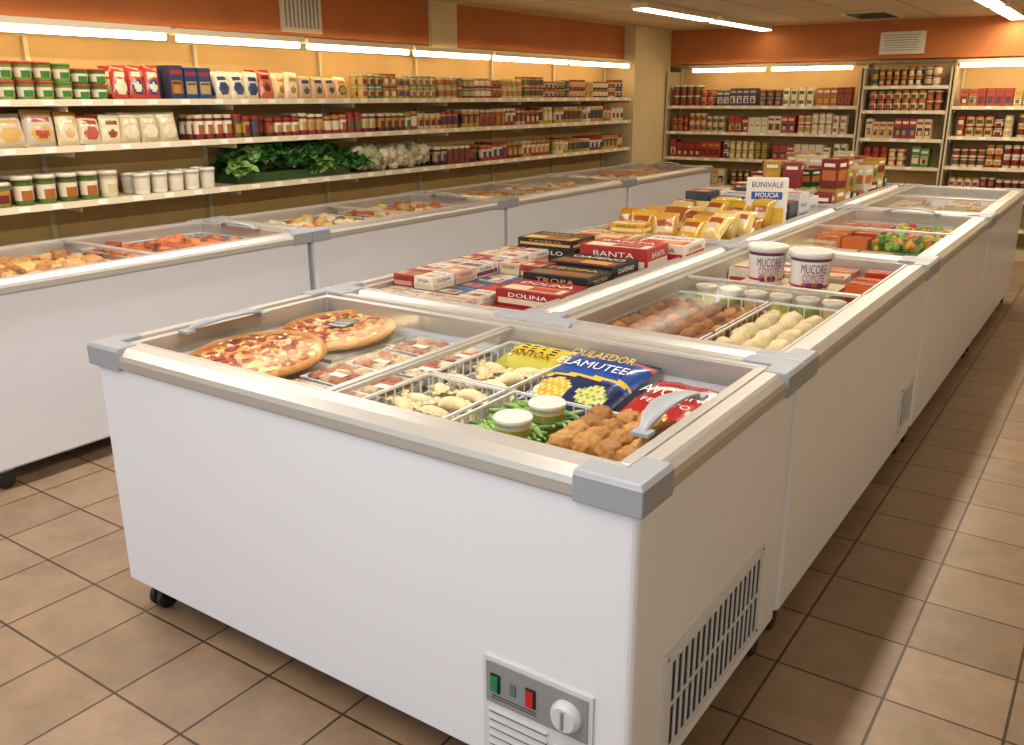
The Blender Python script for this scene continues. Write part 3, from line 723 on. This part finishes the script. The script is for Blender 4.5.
def stock(name,M,s0,s1,z,kind,pal,w,h,stack=1,rows=2,lids=None,mat=None):
    b=MB(); b.M=M; x=s0+w/2; run=0; c=None
    while x<s1-w/2+.001:
        if run<=0: c=random.choice(pal); acc=random.choice(EARTH+[K('#d8ccb0')]*3); pic=random.choice(EARTH); lid=random.choice(lids or [K('#c9bf9f'),K('#a02a22'),K('#d9cfae'),K('#b08a3a')]); run=random.randint(1,4); hh=h*U(.86,1.1)
        run-=1
        for r in range(rows):
            y=w*.5+.015+r*w*1.02
            for k in range(stack):
                zz=z+.002+k*(hh+.002); cc=jit(c,.14)
                if kind=='can': stock_can(b,x,y,zz,w*.47,hh,cc,acc,lid,pic=pic)
                elif kind=='tub': stock_tub(b,x,y,zz,w*.46,hh,cc,acc,lid,pic=pic)
                elif kind=='box':
                    d=w*.8; T=Matrix.Translation((x,y,zz))@Matrix.Rotation(U(-.06,.06),4,'Z')
                    b.box((0,0,hh/2),(w*.95,d,hh),cc,0,T)
                    if r==0:
                        b.box((0,-d/2-.001,hh*.36),(w*.74,.002,hh*.4),acc,0,T); b.box((0,-d/2-.001,hh*.80),(w*.78,.002,hh*.13),lid,0,T); b.box((U(-.01,.01),-d/2-.0025,hh*.3),(w*.42,.002,hh*.22),pic,0,T); b.box((0,-d/2-.0025,hh*.48),(w*.6,.002,hh*.05),K('#2a1c14'),0,T)
                elif kind=='bag':
                    def cf(u,v,s,c=cc,a=acc,l=lid,pc=pic):
                        if v>.88: return l
                        if ((u-.5)/.36)**2+((v-.36)/.22)**2<1: return a if ((u-.5)/.22)**2+((v-.34)/.13)**2>1 else pc
                        if abs(v-.7)<.06 and .18<u<.82: return pc
                        return c
                    b.pillow(w*1.05,hh,w*.5,cf,Matrix.Translation((x,y,zz+hh*.47))@Matrix.Rotation(math.pi/2+U(-.12,.12)-.15,4,'X')@Matrix.Rotation(U(-.1,.1),4,'Z'),14,14)
        x+=w*U(1.0,1.05)
    return b.obj(name,[mat or (M_film if kind in('bag','tub') else M_pack)])
def Yl(y): return y+1.0
G=[K('#2c5c28'),K('#3c7a32'),K('#2c5c28'),K('#7f8a3a')]; RD=[K('#8e2420'),K('#761a1a'),K('#a8382a')]; BL=[K('#24406f'),K('#2c4c80'),K('#2a3658')]
CR=[K('#cdbb90'),K('#c4a974'),K('#d6c8a4'),K('#b59660')]; WH=[K('#d5ccb4'),K('#cdc3a8'),K('#d9d0bc')]; OR=[K('#ab6228'),K('#bd8a38'),K('#9a4027'),K('#bd9c38')]
MIX=RD+OR+CR+[K('#41703a'),K('#4f2a1a'),K('#2a3658'),K('#5d7a3a')]; DK=[K('#3a2f1a'),K('#57401f'),K('#6e1d1a'),K('#4a5a2a')]
T_=LZ[0]
_e=EARTH; EARTH=[K('#2c5c28'),K('#3c7a32'),K('#8a2a1e'),K('#6f8a3a')]
stock('food_tubs',ML,Yl(.3),Yl(1.84),T_,'tub',G,.115,.105,2,2,[K('#d9d2c0'),K('#a3262a'),K('#3c7a32')])
EARTH=_e
stock('bagged_food',ML,Yl(1.86),Yl(2.26),T_,'bag',RD,.115,.22); stock('boxed_food',ML,Yl(2.27),Yl(2.64),T_,'box',BL,.11,.22)
stock('bagged_food',ML,Yl(2.66),Yl(3.3),T_,'bag',WH+[K('#b0564a'),K('#c4a974')],.13,.21); stock('bagged_food',ML,Yl(3.32),Yl(4.1),T_,'bag',[K('#b8755a'),K('#c09878'),K('#c9b694')],.13,.20)
stock('canned_food',ML,Yl(4.12),Yl(5.15),T_,'can',[K('#7f8a2a'),K('#b0942a'),K('#3f7035')],.09,.1,2)
stock('canned_food',ML,Yl(5.17),Yl(6.6),T_,'can',MIX,.09,.095,2); stock('canned_food',ML,Yl(6.62),Yl(8.9),T_,'can',MIX,.09,.1,2)
Z=LZ[1]
_e=EARTH; EARTH=[K('#c7a26a'),K('#b3702a'),K('#a5482a'),K('#c9a05a'),K('#8a4a1e'),K('#d5c8a2')]
stock('bagged_food',ML,Yl(.3),Yl(1.52),Z,'bag',[K('#c0ae92'),K('#a8402a'),K('#c9bca4')],.19,.23); stock('bagged_food',ML,Yl(1.46),Yl(2.42),Z,'bag',CR,.14,.2)
EARTH=_e
stock('canned_food',ML,Yl(2.44),Yl(3.05),Z,'can',DK+BL,.08,.16,1,3,[K('#a3262a'),K('#c9ba94')]); stock('canned_food',ML,Yl(3.07),Yl(4.3),Z,'can',RD+DK+[K('#7a8a2a')],.085,.155,1,3)
stock('canned_food',ML,Yl(4.32),Yl(5.5),Z,'can',MIX,.085,.16,1,3); stock('canned_food',ML,Yl(5.52),Yl(7.2),Z,'can',CR+OR,.09,.16,1,3); stock('canned_food',ML,Yl(7.22),Yl(8.9),Z,'can',WH+OR,.1,.16,1,3)
Z=LZ[2]
stock('food_tubs',ML,Yl(.3),Yl(1.9),Z,'tub',[K('#4f6a2a'),K('#c4bd9c'),K('#6f7a3a')],.135,.16,1,2,[K('#d5cdb4')])
_e=EARTH; EARTH=[K('#cfc9b6')]
stock('food_tubs',ML,Yl(1.93),Yl(2.68),Z,'tub',[K('#d9d4c4')],.13,.155,1,2,[K('#e0dac8')])
EARTH=_e
b=MB()
LG=[K('#3d7030'),K('#568c3c'),K('#2e5a24'),K('#83ad5a')]
for bn in range(38):
    y=2.74+U(0,1.34); d=.03+U(0,.26); t=1-abs((y-3.4)/.68)**3; z0=Z+.02+U(0,.16)*max(0,t)
    c0=random.choice(LG); h0=U(0,6.28)
    for i in range(46):
        a=h0+U(-1.3,1.3); L=U(.06,.12); w=L*U(.35,.5); el=U(-.2,1.1)
        v=[];f=[]
        for j in range(6):
            q=j/5; ww=w*math.sin(math.pi*(.06+.88*q))*(1+.18*math.sin(q*17)); zc=.35*L*math.sin(q*2.8)
            v+=[(-ww,q*L,zc+ww*.4),(0,q*L,zc),(ww,q*L,zc+ww*.4)]
        for j in range(5):
            k=j*3; f+=[(k,k+1,k+4,k+3),(k+1,k+2,k+5,k+4)]
        b.add(v,f,jit(c0,.3),0,True,TR(-4.72-d+U(-.04,.04),y+U(-.05,.05),z0+U(0,.06),el,U(-.5,.5),a))
    b.lathe([(.012,0),(.009,.06)],(0,0,0),K('#a9b97a'),8,0,TR(-4.72-d,y,z0,1.2,0,h0+3.14))
b.obj('leafy_greens',[M_leaf])
b=MB(); b.bx(-5.06,-4.77,2.8,3.98,Z+.001,Z+.07,K('#2c4a20')); b.obj('produce_crate',[M_leaf])
b=MB()
for i in range(150):
    b.blob((-4.74-U(0,.28),U(4.09,5.0),Z+.05+U(0,.12)),U(.045,.06),jit(random.choice([K('#c4ba9c'),K('#b0b084'),K('#cfc6ac')]),.1),2,.25,3)
b.obj('cauliflower',[M_soft])
stock('canned_food',ML,Yl(5.08),Yl(5.8),Z,'can',[K('#5a1a1a'),K('#3a1a1a'),K('#7a2a1a')],.09,.17,1,3); stock('canned_food',ML,Yl(5.82),Yl(7.2),Z,'can',OR+RD,.09,.16,1,3)
stock('canned_food',ML,Yl(7.22),Yl(8.9),Z,'can',WH+OR,.1,.16,1,3)
def MBk(x): return Matrix(((1,0,0,x),(0,1,0,10.04),(0,0,1,0),(0,0,0,1)))
BZ=(1.71,1.375,1.035,.68,.35)
def backunit(x0,x1,levels,name='grocery_shelving'):
    M=MBk(x0); L=x1-x0; shelving(M,L,levels,[.0+.02,L-.02],depth=.4)
    b=MB(); b.bx(x0-.02,x0-.001,10.02,10.46,0,2.15); b.bx(x1+.001,x1+.02,10.02,10.46,0,2.15); b.obj('shelf_upright',[M_shelf])
    for z in levels[:4]:
        x=.06
        while x<L-.2:
            l=min(U(.5,.95),L-.06-x); k=random.choice(['can','can','box']); p=random.choice([MIX,RD+CR,OR,WH+RD,CR+G,MIX,BL+WH])
            stock({'can':'canned_food','box':'boxed_food'}[k],M,x,x+l,z,k,p,U(.08,.10),U(.1,.12) if k=='can' else U(.18,.23),2 if k=='can' else 1,2); x+=l
backunit(-4.66,-2.14,BZ); backunit(-2.08,-1.14,(1.94,1.66,1.335,1.01,.65)); backunit(-1.08,2.6,BZ)

# ---------------------------------------------------------------- camera, world
C=(0.767,-1.593,1.82);yaw,pit,roll,f=.605,.302,-.004,880.8
fw=Vector((-math.sin(yaw)*math.cos(pit),math.cos(yaw)*math.cos(pit),-math.sin(pit)))
r=Vector((math.cos(yaw),math.sin(yaw),0)); u=r.cross(fw)
r2=r*math.cos(roll)+u*math.sin(roll); u2=-r*math.sin(roll)+u*math.cos(roll)
cam=bpy.data.cameras.new('camera'); cam.sensor_width=36; cam.lens=36*f/1024; cam.clip_start=.05
co=bpy.data.objects.new('camera',cam); col.objects.link(co)
co.matrix_world=Matrix(((r2.x,u2.x,-fw.x,C[0]),(r2.y,u2.y,-fw.y,C[1]),(r2.z,u2.z,-fw.z,C[2]),(0,0,0,1)))
scene.camera=co
w=bpy.data.worlds.new('world'); w.use_nodes=True; scene.world=w
w.node_tree.nodes['Background'].inputs[0].default_value=(.74,.86,1,1); w.node_tree.nodes['Background'].inputs[1].default_value=1.2  # added bluish fill light, enters where the front wall is left out
scene.view_settings.view_transform='Standard'; scene.view_settings.look='None'
